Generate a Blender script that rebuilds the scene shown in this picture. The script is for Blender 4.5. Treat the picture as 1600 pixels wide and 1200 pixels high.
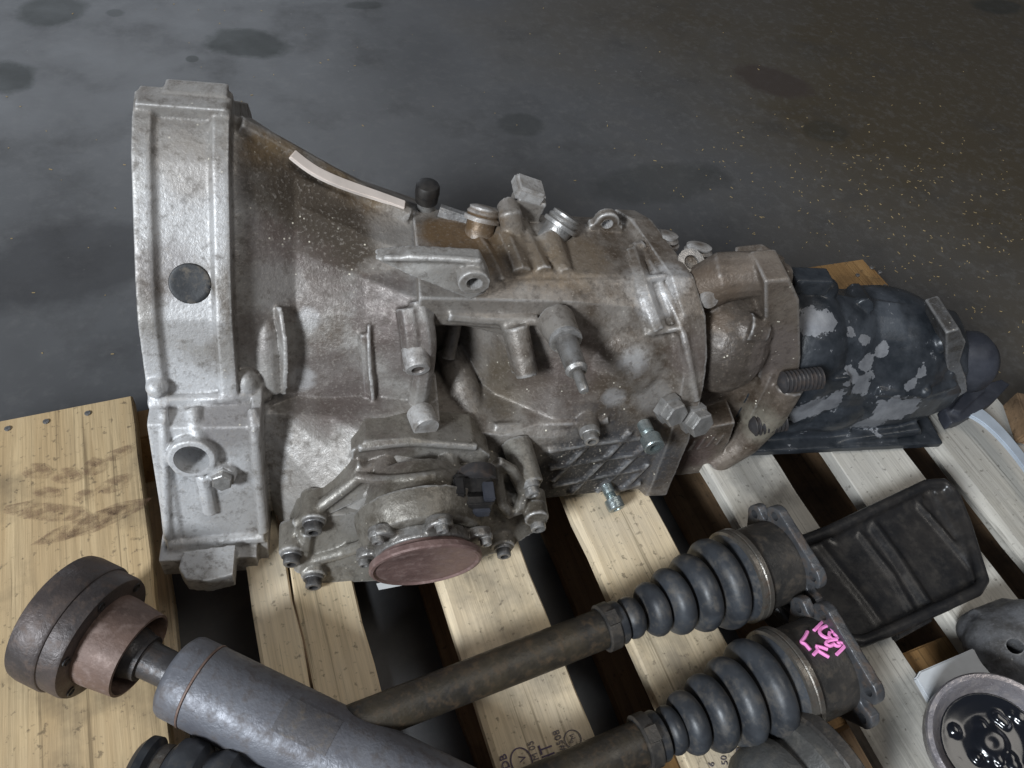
import bpy, bmesh, math, random
import numpy as np
from mathutils import Vector, Matrix, Quaternion
from mathutils.bvhtree import BVHTree
R = math.radians
random.seed(7)
for o in list(bpy.data.objects): bpy.data.objects.remove(o)
SC = bpy.context.scene; COL = SC.collection

# ------------------------------------------------------------------ camera
CAM_H, FPX, PITCH, ROLL, YAW = .70, 1188.0, R(51.1), R(12.0), R(-29.8)
cd = bpy.data.cameras.new('camera'); cam = bpy.data.objects.new('camera', cd); COL.objects.link(cam)
cd.sensor_width = 36; cd.lens = FPX / 1600 * 36; cd.clip_start = .02; cd.clip_end = 60
def _rz(v, t): return Vector((v[0]*math.cos(t)-v[1]*math.sin(t), v[0]*math.sin(t)+v[1]*math.cos(t), v[2]))
_rt0, _up0, _fw = Vector((1,0,0)), Vector((0,math.sin(PITCH),math.cos(PITCH))), Vector((0,math.cos(PITCH),-math.sin(PITCH)))
_rt = _rt0*math.cos(ROLL) + _up0*math.sin(ROLL); _up = -_rt0*math.sin(ROLL) + _up0*math.cos(ROLL)
_rt, _up, _fw = _rz(_rt,YAW), _rz(_up,YAW), _rz(_fw,YAW)
M3 = Matrix((_rt,_up,-_fw)).transposed()
EYE = Vector((0,0,CAM_H))
cam.matrix_world = Matrix.Translation(EYE) @ M3.to_4x4()
SC.camera = cam
def ray(x, y):
    return (_fw + _rt*((x-800)/FPX) - _up*((y-600)/FPX))
def at(x, y, z=0.):                      # point of the pallet deck plane (or z above it)
    d = ray(x, y); return EYE + d*((z-CAM_H)/d.z)

# ------------------------------------------------------------------ light
w = bpy.data.worlds.new('World'); SC.world = w; w.use_nodes = True
bg = w.node_tree.nodes['Background']; bg.inputs[0].default_value = (.72,.78,.9,1); bg.inputs[1].default_value = .11
def area(name, loc, target, size, sy, power, col):
    d = bpy.data.lights.new(name,'AREA'); d.shape='RECTANGLE'; d.size=size; d.size_y=sy; d.energy=power; d.color=col
    o = bpy.data.objects.new(name,d); COL.objects.link(o); o.location=loc
    o.rotation_euler=(Vector(target)-Vector(loc)).to_track_quat('-Z','Y').to_euler(); return o
area('door_light', (-4.0,-2.0,3.3), (.1,.3,0), 1.1, 1.1, 420, (.87,.935,1.0))
area('far_door_light', (-.6,6.6,2.6), (0,1.0,0), 4.0, 1.8, 42, (.82,.90,1.0))
area('ceiling_light', (1.0,-.2,2.6), (.5,.3,0), 1.0, 1.0, 15, (1.0,.95,.87))
SC.view_settings.view_transform='Standard'; SC.view_settings.look='None'; SC.view_settings.exposure=0; SC.view_settings.gamma=1
SC.render.engine='CYCLES'

# ------------------------------------------------------------------ mesh helpers
def frame(d):
    d = Vector(d).normalized(); h = Vector((0,0,1)) if abs(d.z)<.9 else Vector((1,0,0))
    x = h.cross(d).normalized(); return x, d.cross(x).normalized(), d
class MB:
    def __init__(s): s.v=[]; s.f=[]
    def add(s, v, f):
        n=len(s.v); s.v += [tuple(p) for p in v]; s.f += [tuple(i+n for i in q) for q in f]; return s
    def box(s, c, sz, m=None):
        c=Vector(c); m=m or Matrix.Identity(3)
        v=[c+m@Vector((i*sz[0]/2,j*sz[1]/2,k*sz[2]/2)) for i in(-1,1) for j in(-1,1) for k in(-1,1)]
        return s.add(v,[(0,1,3,2),(4,6,7,5),(0,4,5,1),(2,3,7,6),(0,2,6,4),(1,5,7,3)])
    def loft(s, secs, caps=True):
        n=len(secs[0]); v=[p for q in secs for p in q]; f=[]
        for i in range(len(secs)-1):
            for j in range(n): f.append((i*n+j,i*n+(j+1)%n,(i+1)*n+(j+1)%n,(i+1)*n+j))
        if caps: f += [tuple(range(n))[::-1], tuple(range((len(secs)-1)*n,len(secs)*n))]
        return s.add(v,f)
    def prism(s, pts, ext):
        e=Vector(ext); return s.loft([[Vector(p) for p in pts],[Vector(p)+e for p in pts]])
    def lathe(s, p0, d, prof, n=24, caps=True, xa=None, sq=1.0):
        x,y,z=frame(d)
        if xa is not None: x=(Vector(xa)-z*Vector(xa).dot(z)).normalized(); y=z.cross(x)
        p0=Vector(p0); secs=[]
        for t,r in prof:
            secs.append([p0+z*t+(x*math.cos(2*math.pi*k/n)+y*math.sin(2*math.pi*k/n)*sq)*r for k in range(n)])
        return s.loft(secs,caps)
    def cyl(s, p0, p1, r0, r1=None, n=20):
        p0,p1=Vector(p0),Vector(p1); L=(p1-p0).length
        return s.lathe(p0,p1-p0,[(0,r0),(L,r0 if r1 is None else r1)],n)
    def tube(s, path, r, n=10, flat=1.0):
        path=[Vector(p) for p in path]; secs=[]; m=len(path); px=None
        for i,p in enumerate(path):
            t=(path[min(i+1,m-1)]-path[max(i-1,0)]).normalized()
            if px is None: px=frame(t)[0]
            px=(px-t*px.dot(t)).normalized(); y=t.cross(px)
            rr=r[i] if isinstance(r,(list,tuple)) else r
            secs.append([p+(px*math.cos(2*math.pi*k/n)+y*math.sin(2*math.pi*k/n)*flat)*rr for k in range(n)])
        return s.loft(secs)
    def ball(s, c, r, n=20, m=None):
        r=(r,r,r) if isinstance(r,(int,float)) else r; c=Vector(c); m=m or Matrix.Identity(3); secs=[]
        for i in range(1,n//2):
            a=math.pi*i/(n//2)
            secs.append([c+m@Vector((r[0]*math.sin(a)*math.cos(2*math.pi*k/n),r[1]*math.sin(a)*math.sin(2*math.pi*k/n),-r[2]*math.cos(a))) for k in range(n)])
        return s.loft(secs)
    def mesh(s, name):
        me=bpy.data.meshes.new(name); me.from_pydata(s.v,[],s.f); me.update()
        b=bmesh.new(); b.from_mesh(me); bmesh.ops.recalc_face_normals(b,faces=b.faces); b.to_mesh(me); b.free(); return me
    def bvh(s): return BVHTree.FromPolygons([Vector(p) for p in s.v],s.f)
    def build(s, name, mat, parent=None, bevel=0, smooth=True, seg=2):
        me=s.mesh(name); return link(name, me, mat, parent, bevel, smooth, seg)
def link(name, me, mat, parent=None, bevel=0, smooth=True, seg=2, ang=35):
    if mat and not me.materials: me.materials.append(mat)
    o=bpy.data.objects.new(name,me); COL.objects.link(o)
    if parent: o.parent=parent
    if bevel:
        bm=bmesh.new(); bm.from_mesh(me)
        ed=[e for e in bm.edges if len(e.link_faces)==2 and e.calc_face_angle(0)>R(30)]
        bmesh.ops.bevel(bm,geom=ed,offset=bevel,segments=seg,affect='EDGES',clamp_overlap=True); bm.to_mesh(me); bm.free()
    if smooth:
        me.polygons.foreach_set('use_smooth',[True]*len(me.polygons)); me.set_sharp_from_angle(angle=R(ang))
    return o
def evaluated(o):
    dg=bpy.context.evaluated_depsgraph_get(); me=bpy.data.meshes.new_from_object(o.evaluated_get(dg)); return me
def cast(name, mb, mat, parent, voxel=.0022, it=3, cut=None):
    """union of overlapping solids, blended like a casting"""
    me=mb.mesh(name+'_raw'); o=bpy.data.objects.new('tmp',me); COL.objects.link(o)
    m=o.modifiers.new('r','REMESH'); m.mode='VOXEL'; m.voxel_size=voxel
    out=evaluated(o); o.modifiers.clear()
    co=np.empty(len(out.vertices)*3); out.vertices.foreach_get('co',co); co=co.reshape(-1,3)
    ed=np.empty(len(out.edges)*2,dtype=np.int64); out.edges.foreach_get('vertices',ed); ed=ed.reshape(-1,2)
    deg=np.bincount(ed.ravel(),minlength=len(co)).astype(float)[:,None]; deg[deg==0]=1
    for k in range(it):
        for f in (.6,-.3):
            acc=np.stack([np.bincount(ed[:,0],co[ed[:,1],j],len(co))+np.bincount(ed[:,1],co[ed[:,0],j],len(co)) for j in range(3)],1)
            co=co+f*(acc/deg-co)
    out.vertices.foreach_set('co',co.ravel()); out.update()
    if cut:
        o.data=out; c=bpy.data.objects.new('tmpc',cut.mesh('c')); COL.objects.link(c)
        b=o.modifiers.new('b','BOOLEAN'); b.object=c; b.operation='DIFFERENCE'; b.solver='MANIFOLD'
        out=evaluated(o); bpy.data.objects.remove(c)
    bpy.data.objects.remove(o)
    out.materials.clear(); return link(name,out,mat,parent,0,True,ang=60)
def empty(name, loc, label, cat, group=None, mat=None):
    o=bpy.data.objects.new(name,None); COL.objects.link(o); o.empty_display_size=.05
    if mat is not None: o.matrix_world=mat
    else: o.location=loc
    o['label']=label; o['category']=cat
    if group: o['group']=group
    return o
def tag(o,label,cat,group=None):
    o['label']=label; o['category']=cat
    if group: o['group']=group
    return o

# ------------------------------------------------------------------ materials
class NT:
    def __init__(s,name):
        s.m=bpy.data.materials.new(name); s.m.use_nodes=True; s.t=s.m.node_tree; s.b=s.t.nodes['Principled BSDF']
        s.tc=s.t.nodes.new('ShaderNodeTexCoord'); s.co=s.tc.outputs['Object']
    def n(s,k,**kw):
        x=s.t.nodes.new('ShaderNode'+k)
        for a,b in kw.items(): setattr(x,a,b)
        return x
    def L(s,a,b): s.t.links.new(a,b)
    def setin(s,node,i,v):
        if hasattr(v,'is_output') or isinstance(v,bpy.types.NodeSocket): s.L(v,node.inputs[i])
        else: node.inputs[i].default_value=v
    def map(s,scale=(1,1,1),loc=(0,0,0),src=None):
        x=s.n('Mapping'); s.L(src or s.co,x.inputs[0]); s.setin(x,3,scale); s.setin(x,1,loc); return x.outputs[0]
    def noise(s,sc,det=4,rough=.55,src=None,dist=0):
        x=s.n('TexNoise'); s.L(src or s.co,x.inputs['Vector']); x.inputs['Scale'].default_value=sc; x.inputs['Detail'].default_value=det
        x.inputs['Roughness'].default_value=rough; x.inputs['Distortion'].default_value=dist; return x.outputs['Fac']
    def vor(s,sc,src=None,feature='F1'):
        x=s.n('TexVoronoi',feature=feature); s.L(src or s.co,x.inputs['Vector']); x.inputs['Scale'].default_value=sc; return x
    def ramp(s,f,*st):
        x=s.n('ValToRGB'); s.L(f,x.inputs[0]); e=x.color_ramp.elements
        while len(e)<len(st): e.new(.5)
        for q,(p,c) in zip(e,st): q.position=p; q.color=(c,c,c,1) if isinstance(c,(int,float)) else (*c,1)
        return x.outputs[0]
    def mix(s,f,a,b,mode='MIX'):
        x=s.n('Mix',data_type='RGBA',blend_type=mode); s.setin(x,0,f)
        for i,v in ((6,a),(7,b)): s.setin(x,i,(*v,1) if isinstance(v,tuple) and len(v)==3 else v)
        return x.outputs[2]
    def mth(s,op,a,b=0.):
        x=s.n('Math',operation=op); s.setin(x,0,a); s.setin(x,1,b); x.use_clamp=False; return x.outputs[0]
    def bump(s,h,st=.3,d=.002,prev=None):
        x=s.n('Bump'); x.inputs['Strength'].default_value=st; x.inputs['Distance'].default_value=d; s.L(h,x.inputs['Height'])
        if prev: s.L(prev,x.inputs['Normal'])
        return x.outputs[0]
    def out(s,color=None,rough=None,metal=None,normal=None,spec=None,coat=None):
        for k,v in (('Base Color',color),('Roughness',rough),('Metallic',metal),('Normal',normal),('Specular IOR Level',spec),('Coat Weight',coat)):
            if v is None: continue
            i=s.b.inputs[k]
            if isinstance(v,bpy.types.NodeSocket): s.L(v,i)
            else: i.default_value=(*v,1) if isinstance(v,tuple) and len(v)==3 else v
        return s.m
def blob(t,pos,r,k,wob,hard=.35):
    d=t.n('VectorMath',operation='DISTANCE'); t.L(t.co,d.inputs[0]); d.inputs[1].default_value=pos
    return t.ramp(t.mth('ADD',t.mth('DIVIDE',d.outputs['Value'],r),wob),(1-hard,k),(1.0,0))
def aluminium(name, light, mid, grime, dirt=.5, fleck=1.0, metal=.3, rough=.55, wear=.6, stains=()):
    t=NT(name)
    n1=t.noise(10,7,.68); n2=t.noise(42,6,.7); n3=t.noise(330,3,.65); n4=t.noise(4.2,5,.65,dist=.8); n5=t.noise(120,5,.7)
    c=t.mix(t.ramp(n1,(.36,0),(.62,1)),mid,light)
    c=t.mix(t.ramp(t.mth('ADD',t.mth('MULTIPLY',n4,.65),t.mth('MULTIPLY',n2,.38)),(.60-.20*dirt,0),(.72-.15*dirt,.9)),c,grime)
    c=t.mix(t.mth('MULTIPLY',t.ramp(n2,(.47,0),(.68,1)),.45),c,grime)
    wob=t.mth('ADD',t.mth('MULTIPLY',t.mth('SUBTRACT',n1,.5),1.5),t.mth('MULTIPLY',t.mth('SUBTRACT',n5,.5),.6)); wet=None
    for pos,r,col,k in stains:
        f=blob(t,pos,r,k,wob,.45); c=t.mix(f,c,col)
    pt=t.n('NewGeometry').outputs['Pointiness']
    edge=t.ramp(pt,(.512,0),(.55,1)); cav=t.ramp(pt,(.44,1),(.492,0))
    c=t.mix(t.mth('MULTIPLY',t.mth('MULTIPLY',edge,t.ramp(n2,(.35,.05),(.6,1))),wear),c,(.60,.59,.58))
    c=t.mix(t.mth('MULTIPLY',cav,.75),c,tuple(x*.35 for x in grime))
    c=t.mix(t.mth('MULTIPLY',t.ramp(n3,(.55,0),(.68,1)),.40),c,tuple(min(1,x*1.7) for x in mid))
    c=t.mix(t.mth('MULTIPLY',t.ramp(n5,(.53,0),(.65,1)),.42),c,tuple(x*.6 for x in grime))
    v=t.vor(190); sp=t.ramp(v.outputs['Distance'],(.12,1),(.19,0)); gate=t.ramp(t.noise(80,2),(.58,0),(.64,1)); gate2=t.ramp(t.noise(6,2),(.42,0),(.56,1))
    c=t.mix(t.mth('MULTIPLY',t.mth('MULTIPLY',t.mth('MULTIPLY',sp,gate),gate2),fleck),c,(.85,.79,.66))
    b=t.bump(n3,.38,.0012); b=t.bump(n5,.30,.0016,b); b=t.bump(n2,.22,.002,b)
    rg=t.ramp(n5,(.3,rough-.15),(.7,rough+.18))
    return t.out(c,rg,metal,b)
MAB0=(.22,.185,.155),(.135,.108,.085),(.055,.037,.024)
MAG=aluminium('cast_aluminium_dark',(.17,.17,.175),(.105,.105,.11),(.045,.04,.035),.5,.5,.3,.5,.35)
MST=aluminium('steel_fasteners',(.34,.33,.32),(.22,.21,.195),(.085,.065,.048),.5,.3,.6,.4,.5)
MZN=aluminium('zinc_bolts',(.40,.46,.46),(.28,.34,.34),(.1,.1,.09),.2,.2,.8,.32,.3)
MDB=aluminium('dark_bolts',(.12,.115,.115),(.07,.066,.064),(.035,.03,.026),.4,.2,.6,.38,.5)
def rusty(name,a,b,c_,rough=.6,metal=.4):
    t=NT(name); n=t.noise(16,6,.65); n2=t.noise(120,4,.6)
    c=t.mix(t.ramp(n,(.38,0),(.62,1)),a,b); c=t.mix(t.ramp(n2,(.5,0),(.7,.7)),c,c_)
    return t.out(c,t.ramp(n2,(.3,rough-.14),(.7,rough+.16)),metal,t.bump(t.noise(420,3),.35,.0008,t.bump(n2,.45,.0014)))
MRU=rusty('rusty_flange',(.24,.155,.14),(.165,.105,.094),(.31,.225,.205),.5,.3)
MRC=rusty('rusty_cup',(.19,.125,.10),(.10,.066,.054),(.27,.20,.175),.6,.25)
MSH=rusty('driveshaft_steel',(.16,.165,.185),(.115,.115,.13),(.095,.08,.075),.50,.25)
MBS=rusty('black_steel',(.065,.062,.064),(.042,.038,.038),(.085,.062,.05),.45,.35)
MAX=rusty('axle_grease_bar',(.048,.038,.025),(.015,.0145,.0145),(.085,.055,.030),.48,.15)
MCV=rusty('joint_housing',(.07,.062,.055),(.04,.038,.036),(.11,.09,.07),.5,.4)
MFL=rusty('joint_flange',(.105,.108,.115),(.062,.062,.065),(.14,.10,.075),.42,.4)
MCL=rusty('clamp_band',(.17,.155,.135),(.11,.10,.088),(.10,.07,.05),.40,.6)
def rubber(name,c0,c1,rough=.45,dust=0.):
    t=NT(name); n=t.noise(22,6,.65); n2=t.noise(300,3); n3=t.noise(70,5,.7)
    c=t.mix(t.ramp(n,(.4,0),(.68,1)),c0,c1)
    c=t.mix(t.mth('MULTIPLY',t.ramp(n3,(.5,0),(.72,1)),dust),c,(.16,.135,.105))
    pt=t.n('NewGeometry').outputs['Pointiness']; c=t.mix(t.mth('MULTIPLY',t.ramp(pt,(.40,1),(.48,0)),dust*1.2),c,(.10,.075,.052))
    return t.out(c,t.ramp(n3,(.3,rough-.12),(.7,rough+.2)),0,t.bump(n3,.15,.001,t.bump(n2,.2,.0006)),.5)
MRB=rubber('boot_rubber',(.024,.026,.030),(.052,.057,.065),.42,.45)
MPL=rubber('black_plastic',(.010,.010,.011),(.026,.023,.021),.36,.12)
MRBR=rubber('mount_rubber',(.02,.022,.03),(.045,.048,.06),.5)
def black_paint(chips):
    t=NT('chipped_black_paint'); n=t.noise(9,7,.65,dist=.3); n2=t.noise(38,6,.68); n3=t.noise(260,3)
    c=t.mix(t.ramp(n2,(.4,0),(.7,1)),(.015,.018,.022),(.036,.040,.047))
    c=t.mix(t.ramp(n,(.52,0),(.66,.6)),c,(.085,.095,.11))
    n5=t.noise(130,5,.7); wob=t.mth('ADD',t.mth('MULTIPLY',t.mth('SUBTRACT',t.noise(45,3,.6),.5),2.6),t.mth('MULTIPLY',t.mth('SUBTRACT',n5,.5),1.6))
    chip=t.ramp(t.mth('ADD',t.mth('MULTIPLY',n2,.6),t.mth('MULTIPLY',n5,.4)),(.605,0),(.62,1))
    for pos,r in chips: chip=t.mth('MAXIMUM',chip,blob(t,pos,r,1.0,wob,.04))
    ox=t.mix(t.ramp(n2,(.35,0),(.65,1)),(.15,.155,.17),(.27,.275,.29))
    c=t.mix(chip,c,ox); b=t.bump(chip,.35,-.0008); b=t.bump(n3,.25,.0009,b); b=t.bump(n2,.25,.002,b)
    return t.out(c,t.mix(chip,t.ramp(n2,(.3,.26),(.7,.46)),(.6,.6,.6)),t.mth('MULTIPLY',chip,.4),b)

def wood(name, pale, dark, grey, amt=.35, sc=1.0):
    t=NT(name); oi=t.n('ObjectInfo'); rnd=oi.outputs['Random']
    cx=t.n('CombineXYZ'); t.L(t.mth('MULTIPLY',rnd,7.3),cx.inputs[0]); t.L(t.mth('MULTIPLY',rnd,13.1),cx.inputs[1]); t.L(t.mth('MULTIPLY',rnd,5.7),cx.inputs[2])
    ad=t.n('VectorMath',operation='ADD'); t.L(t.co,ad.inputs[0]); t.L(cx.outputs[0],ad.inputs[1]); v=ad.outputs[0]
    st=t.map((26*sc,1.6*sc,10*sc),src=v); g1=t.noise(1.7,5,.6,src=st,dist=.7)
    fi=t.map((260*sc,7*sc,120*sc),src=v); g2=t.noise(1.5,4,.65,src=fi)
    blot=t.noise(11,5,.6,src=v); blot2=t.noise(4.2,4,.6,src=v,dist=.5); speck=t.noise(150,3,.6,src=v)
    c=t.mix(t.ramp(g1,(.34,0),(.68,1)),dark,pale)
    c=t.mix(t.mth('MULTIPLY',t.ramp(g2,(.42,0),(.68,1)),.5),c,tuple(x*.55 for x in dark))
    c=t.mix(t.mth('MULTIPLY',t.ramp(blot2,(.42,0),(.68,1)),amt),c,grey)
    c=t.mix(t.mth('MULTIPLY',t.ramp(blot,(.55,0),(.70,1)),.62),c,tuple(x*.33 for x in grey))
    c=t.mix(t.mth('MULTIPLY',t.ramp(speck,(.61,0),(.70,1)),.55),c,(.05,.04,.03))
    sk=t.map((150*sc,2.2*sc,60*sc),src=v); g3=t.noise(1.2,6,.7,src=sk,dist=.4); c=t.mix(t.mth('MULTIPLY',t.ramp(g3,(.57,0),(.66,1)),.75),c,tuple(x*.35 for x in dark))
    vk=t.map((7,1.1,3),src=v); vo=t.vor(1.35,vk); kn=t.ramp(vo.outputs['Distance'],(.05,1),(.085,0))
    c=t.mix(t.mth('MULTIPLY',kn,.75),c,(.13,.07,.03))
    hs=t.n('HueSaturation'); t.L(c,hs.inputs['Color']); t.L(t.mth('ADD',t.mth('MULTIPLY',rnd,.30),.82),hs.inputs['Value']); c=hs.outputs[0]
    b=t.bump(g2,.35,.0012); b=t.bump(g1,.2,.002,b)
    return t.out(c,.68,0,b,.3)
MW=wood('pallet_wood',(.82,.68,.47),(.68,.54,.35),(.52,.46,.38),.5)
MWG=wood('pallet_wood_grey',(.60,.57,.51),(.48,.45,.39),(.37,.36,.34),.6)
MWY=wood('plank_wood',(.76,.58,.34),(.60,.43,.235),(.46,.35,.23),.35)
MWO=wood('stringer_wood',(.42,.25,.10),(.30,.165,.06),(.20,.13,.07),.4)
MWB=wood('shaded_bottom_board_wood',(.34,.22,.125),(.22,.135,.072),(.15,.105,.07),.5)  # brown tone has the shade below the deck mixed into the colour
def plain(name,c,rough=.5,metal=0,spec=.5):
    t=NT(name); n=t.noise(40,4); cc=t.mix(t.ramp(n,(.35,0),(.7,1)),tuple(x*.82 for x in c),c)
    return t.out(cc,rough,metal,t.bump(t.noise(250,2),.1,.0005),spec)
def floor_mat():
    t=NT('workshop_floor_concrete')
    n1=t.noise(1.4,5,.6,dist=.4); n2=t.noise(7,6,.65); n3=t.noise(60,5,.65); n4=t.noise(420,2,.6)
    c=t.mix(t.ramp(n1,(.35,0),(.68,1)),(.078,.078,.080),(.125,.125,.127))
    sx=t.n('SeparateXYZ'); t.L(t.co,sx.inputs[0])
    g=t.mth('ADD',t.mth('MULTIPLY',sx.outputs[0],.55),t.mth('MULTIPLY',t.mth('SUBTRACT',n1,.5),1.2))
    c=t.mix(t.ramp(g,(.28,0),(.80,1)),c,(.058,.045,.027))
    c=t.mix(t.mth('MULTIPLY',t.ramp(n2,(.52,0),(.72,1)),.5),c,(.038,.036,.035))
    c=t.mix(t.mth('MULTIPLY',t.ramp(n3,(.5,0),(.75,1)),.35),c,(.15,.146,.142))
    v=t.vor(45); c=t.mix(t.mth('MULTIPLY',t.mth('MULTIPLY',t.ramp(v.outputs['Distance'],(.035,1),(.07,0)),t.ramp(t.noise(14,3),(.56,0),(.62,1))),.7),c,(.32,.31,.29))
    sc_=t.map((3,70,1)); c=t.mix(t.mth('MULTIPLY',t.ramp(t.noise(1.3,5,.7,src=sc_,dist=1.2),(.66,0),(.72,1)),.25),c,(.17,.165,.16))
    wob=t.mth('MULTIPLY',t.mth('SUBTRACT',t.noise(12,6,.65),.5),1.0)
    def spot(px,py,rx,ry,ang,k,col,c):
        p=at(px,py,-.125); m=t.n('Mapping',vector_type='TEXTURE'); t.L(t.co,m.inputs[0]); m.inputs[1].default_value=p; m.inputs[2].default_value=(0,0,ang); m.inputs[3].default_value=(rx,ry,1)
        ln=t.n('VectorMath',operation='LENGTH'); s2=t.n('SeparateXYZ'); t.L(m.outputs[0],s2.inputs[0]); cb=t.n('CombineXYZ'); t.L(s2.outputs[0],cb.inputs[0]); t.L(s2.outputs[1],cb.inputs[1]); t.L(cb.outputs[0],ln.inputs[0])
        f=t.ramp(t.mth('ADD',ln.outputs['Value'],wob),(.72,k),(1.0,0)); msk.append(f); return t.mix(f,c,col)
    msk=[]
    dk=(.016,.018,.014)
    for a in ((385,68,.085,.062,-.35,.85,dk),(85,17,.07,.06,0,.85,dk),(5,120,.06,.055,.2,.85,dk),(180,20,.022,.02,0,.6,dk),(1210,126,.10,.07,-.6,.75,(.045,.032,.026)),
              (815,195,.05,.04,0,.35,dk),(110,410,.16,.10,.2,.6,(.028,.027,.028)),(1280,560,.1,.1,0,.3,dk),(1040,285,.16,.06,0,.3,dk),(570,8,.05,.02,0,.5,dk),(1290,205,.06,.04,0,.35,dk),(300,92,.012,.012,0,.7,dk),(1560,10,.1,.05,0,.6,dk)):
        c=spot(*a,c)
    b=t.bump(n3,.12,.002); b=t.bump(n4,.10,.0008,b)
    rg=t.ramp(n2,(.3,.32),(.7,.50))
    return t.out(c,rg,0,b,.45)
MFLR=floor_mat()

# ------------------------------------------------------------------ floor
FZ=-.125
fl=MB().add([(-9,-6,FZ),(11,-6,FZ),(11,13,FZ),(-9,13,FZ)],[(0,1,2,3)]).build('floor',MFLR,smooth=False); fl['kind']='structure'
# sawdust and grit lying on the floor: nobody could count it
gm=MB(); rg=random.Random(3)
def flake(p,L,W,a,h=.0012):
    c,s_=math.cos(a),math.sin(a); q=[]
    for i,j in ((-1,-1),(1,-.7),(.8,1),(-.9,.8)): q.append(Vector((p[0]+(i*L*c-j*W*s_)/2,p[1]+(i*L*s_+j*W*c)/2,p[2])))
    gm.prism(q,(0,0,h))
for k in range(560):
    if k<420:
        cl=rg.choice([(1330,250),(1330,260),(1500,300),(1560,330),(1450,330),(1250,330),(1570,600),(1540,520),(1500,420),(1180,240)]); px,py=rg.gauss(cl[0],95),rg.gauss(cl[1],60)
    else: px,py=rg.uniform(-50,1600),rg.uniform(0,560)
    if py<-40: continue
    p=at(px,py,FZ+.0002); flake(p,rg.choice((.0014,.002,.0028,.004,.006))*rg.uniform(.7,1.2),rg.uniform(.001,.0020),rg.uniform(0,3.1),.0006)
tg=gm.build('sawdust',plain('sawdust_chips',(.42,.31,.15),.8),smooth=False); tg['kind']='stuff'; tg['label']='pale yellow sawdust and grit scattered over the dark floor'; tg['category']='sawdust'

# ------------------------------------------------------------------ pallet
pallet=empty('wooden_pallet',(0.3,.07,FZ),'slatted wooden pallet with gaps between boards carrying the gearbox and shafts','pallet')
def P(o): o.parent=pallet; o.matrix_parent_inverse=Matrix.Translation(-pallet.location); return o
def board(x0,x1,y0,y1,z0,z1,mat,name='board',rot=0,wane=.006,seed=0,ragged=0):
    rr=random.Random(seed); n=26; cx,cy=(x0+x1)/2,(y0+y1)/2; hw=(x1-x0)/2; secs=[]
    la=rr.uniform(0,6); wv=[rr.gauss(0,.0007) for _ in range(n+1)]; we=[rr.gauss(0,.0006) for _ in range(n+1)]
    for i in range(n+1):
        t=i/n; y=y0+(y1-y0)*t; l=-hw+wv[i]+.0012*math.sin(5*t+la); r=hw+we[i]+.001*math.sin(4*t+la*2)
        w_=max(.0012,wane*(.55+.45*math.sin(7*t+la))); w2=.0015
        ej=(rr.uniform(-ragged,ragged) if i in (0,n) else 0)
        zc=.0008*math.sin(3*t+la)
        secs.append([(l,y+ej,z0),(r,y-ej,z0),(r,y-ej,z1-w2+zc),(r-w2,y-ej,z1+zc),(l+w_,y+ej,z1+zc),(l,y+ej,z1-w_*.8+zc)])
    m=MB(); m.loft([[Vector((p[0],p[1]-cy,p[2])) for p in s_] for s_ in secs])
    o=m.build(name,mat,smooth=False); o.location=(cx,cy,0); o.rotation_euler.z=rot; return P(o)
TH=.017; YF=.578; YN=-.44
bw=[(-.045,-.009,MW,.003),(.125,.214,MW,.006),(.284,.375,MW,.009),(.456,.543,MWG,.010),(.613,.708,MWG,.010),(.755,.894,MWG,.012),(-.0065,.048,MW,.0015)]
boards=[board(a,b,YN,(YF if a!=.755 else YF-.13)+random.uniform(-.004,.004),-TH,0,m,wane=wn,seed=11+i) for i,(a,b,m,wn) in enumerate(bw)]
board(.752,.880,YF-.127,YF+.004,-TH,-.001,MWO,name='end_board',seed=33,ragged=.008)
pl0=at(207,620); pl1=at(268,1140)
plw=.29; pa=math.atan2(pl0.x-pl1.x,pl0.y-pl1.y)
plank=board(pl0.x-plw,pl0.x,YN,YF,-TH,.0,MWY,name='wide_board',wane=.002,seed=40)
plank.rotation_euler.z=-pa*.6; plank.location=((pl0.x-plw/2)-.0,(YN+YF)/2,0); plank.location.x-= .5*1.0*math.sin(pa*.6)
for i,yc in enumerate((.553,.056,-.42)):
    m=MB().box((0,0,0),(1.34,.038,.088)); o=m.build('stringer',MWO,bevel=.002,smooth=False); o.location=(.235,yc,-TH-.0445); P(o)
for i,(a,b) in enumerate([(-.40,-.128),(-.045,.048),(.125,.214),(.284,.375),(.456,.543),(.613,.708),(.755,.894)]):
    board(a,b,YN,YF-.003,FZ+.001,FZ+.019,MWB if i else MW,name='bottom_board',wane=.002,seed=70+i)  # leftmost gets the pale lit wood; the others carry deck shade as brown
# nails
nb=MB().lathe((0,0,0),(0,0,1),[(-.004,.0022),(.0,.0032),(.0006,.0030),(.0007,.001)],10); nme=nb.mesh('nail'); nme.materials.append(MDB)
for q in ((12,670),(72,659),(137,646),(1375,425),(1383,447),(1545,985),(1575,968),(1340,430),(1362,418)):
    p=at(*q); o=bpy.data.objects.new('nail',nme); COL.objects.link(o); o.location=(p.x,p.y,.0004); P(o)
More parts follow.
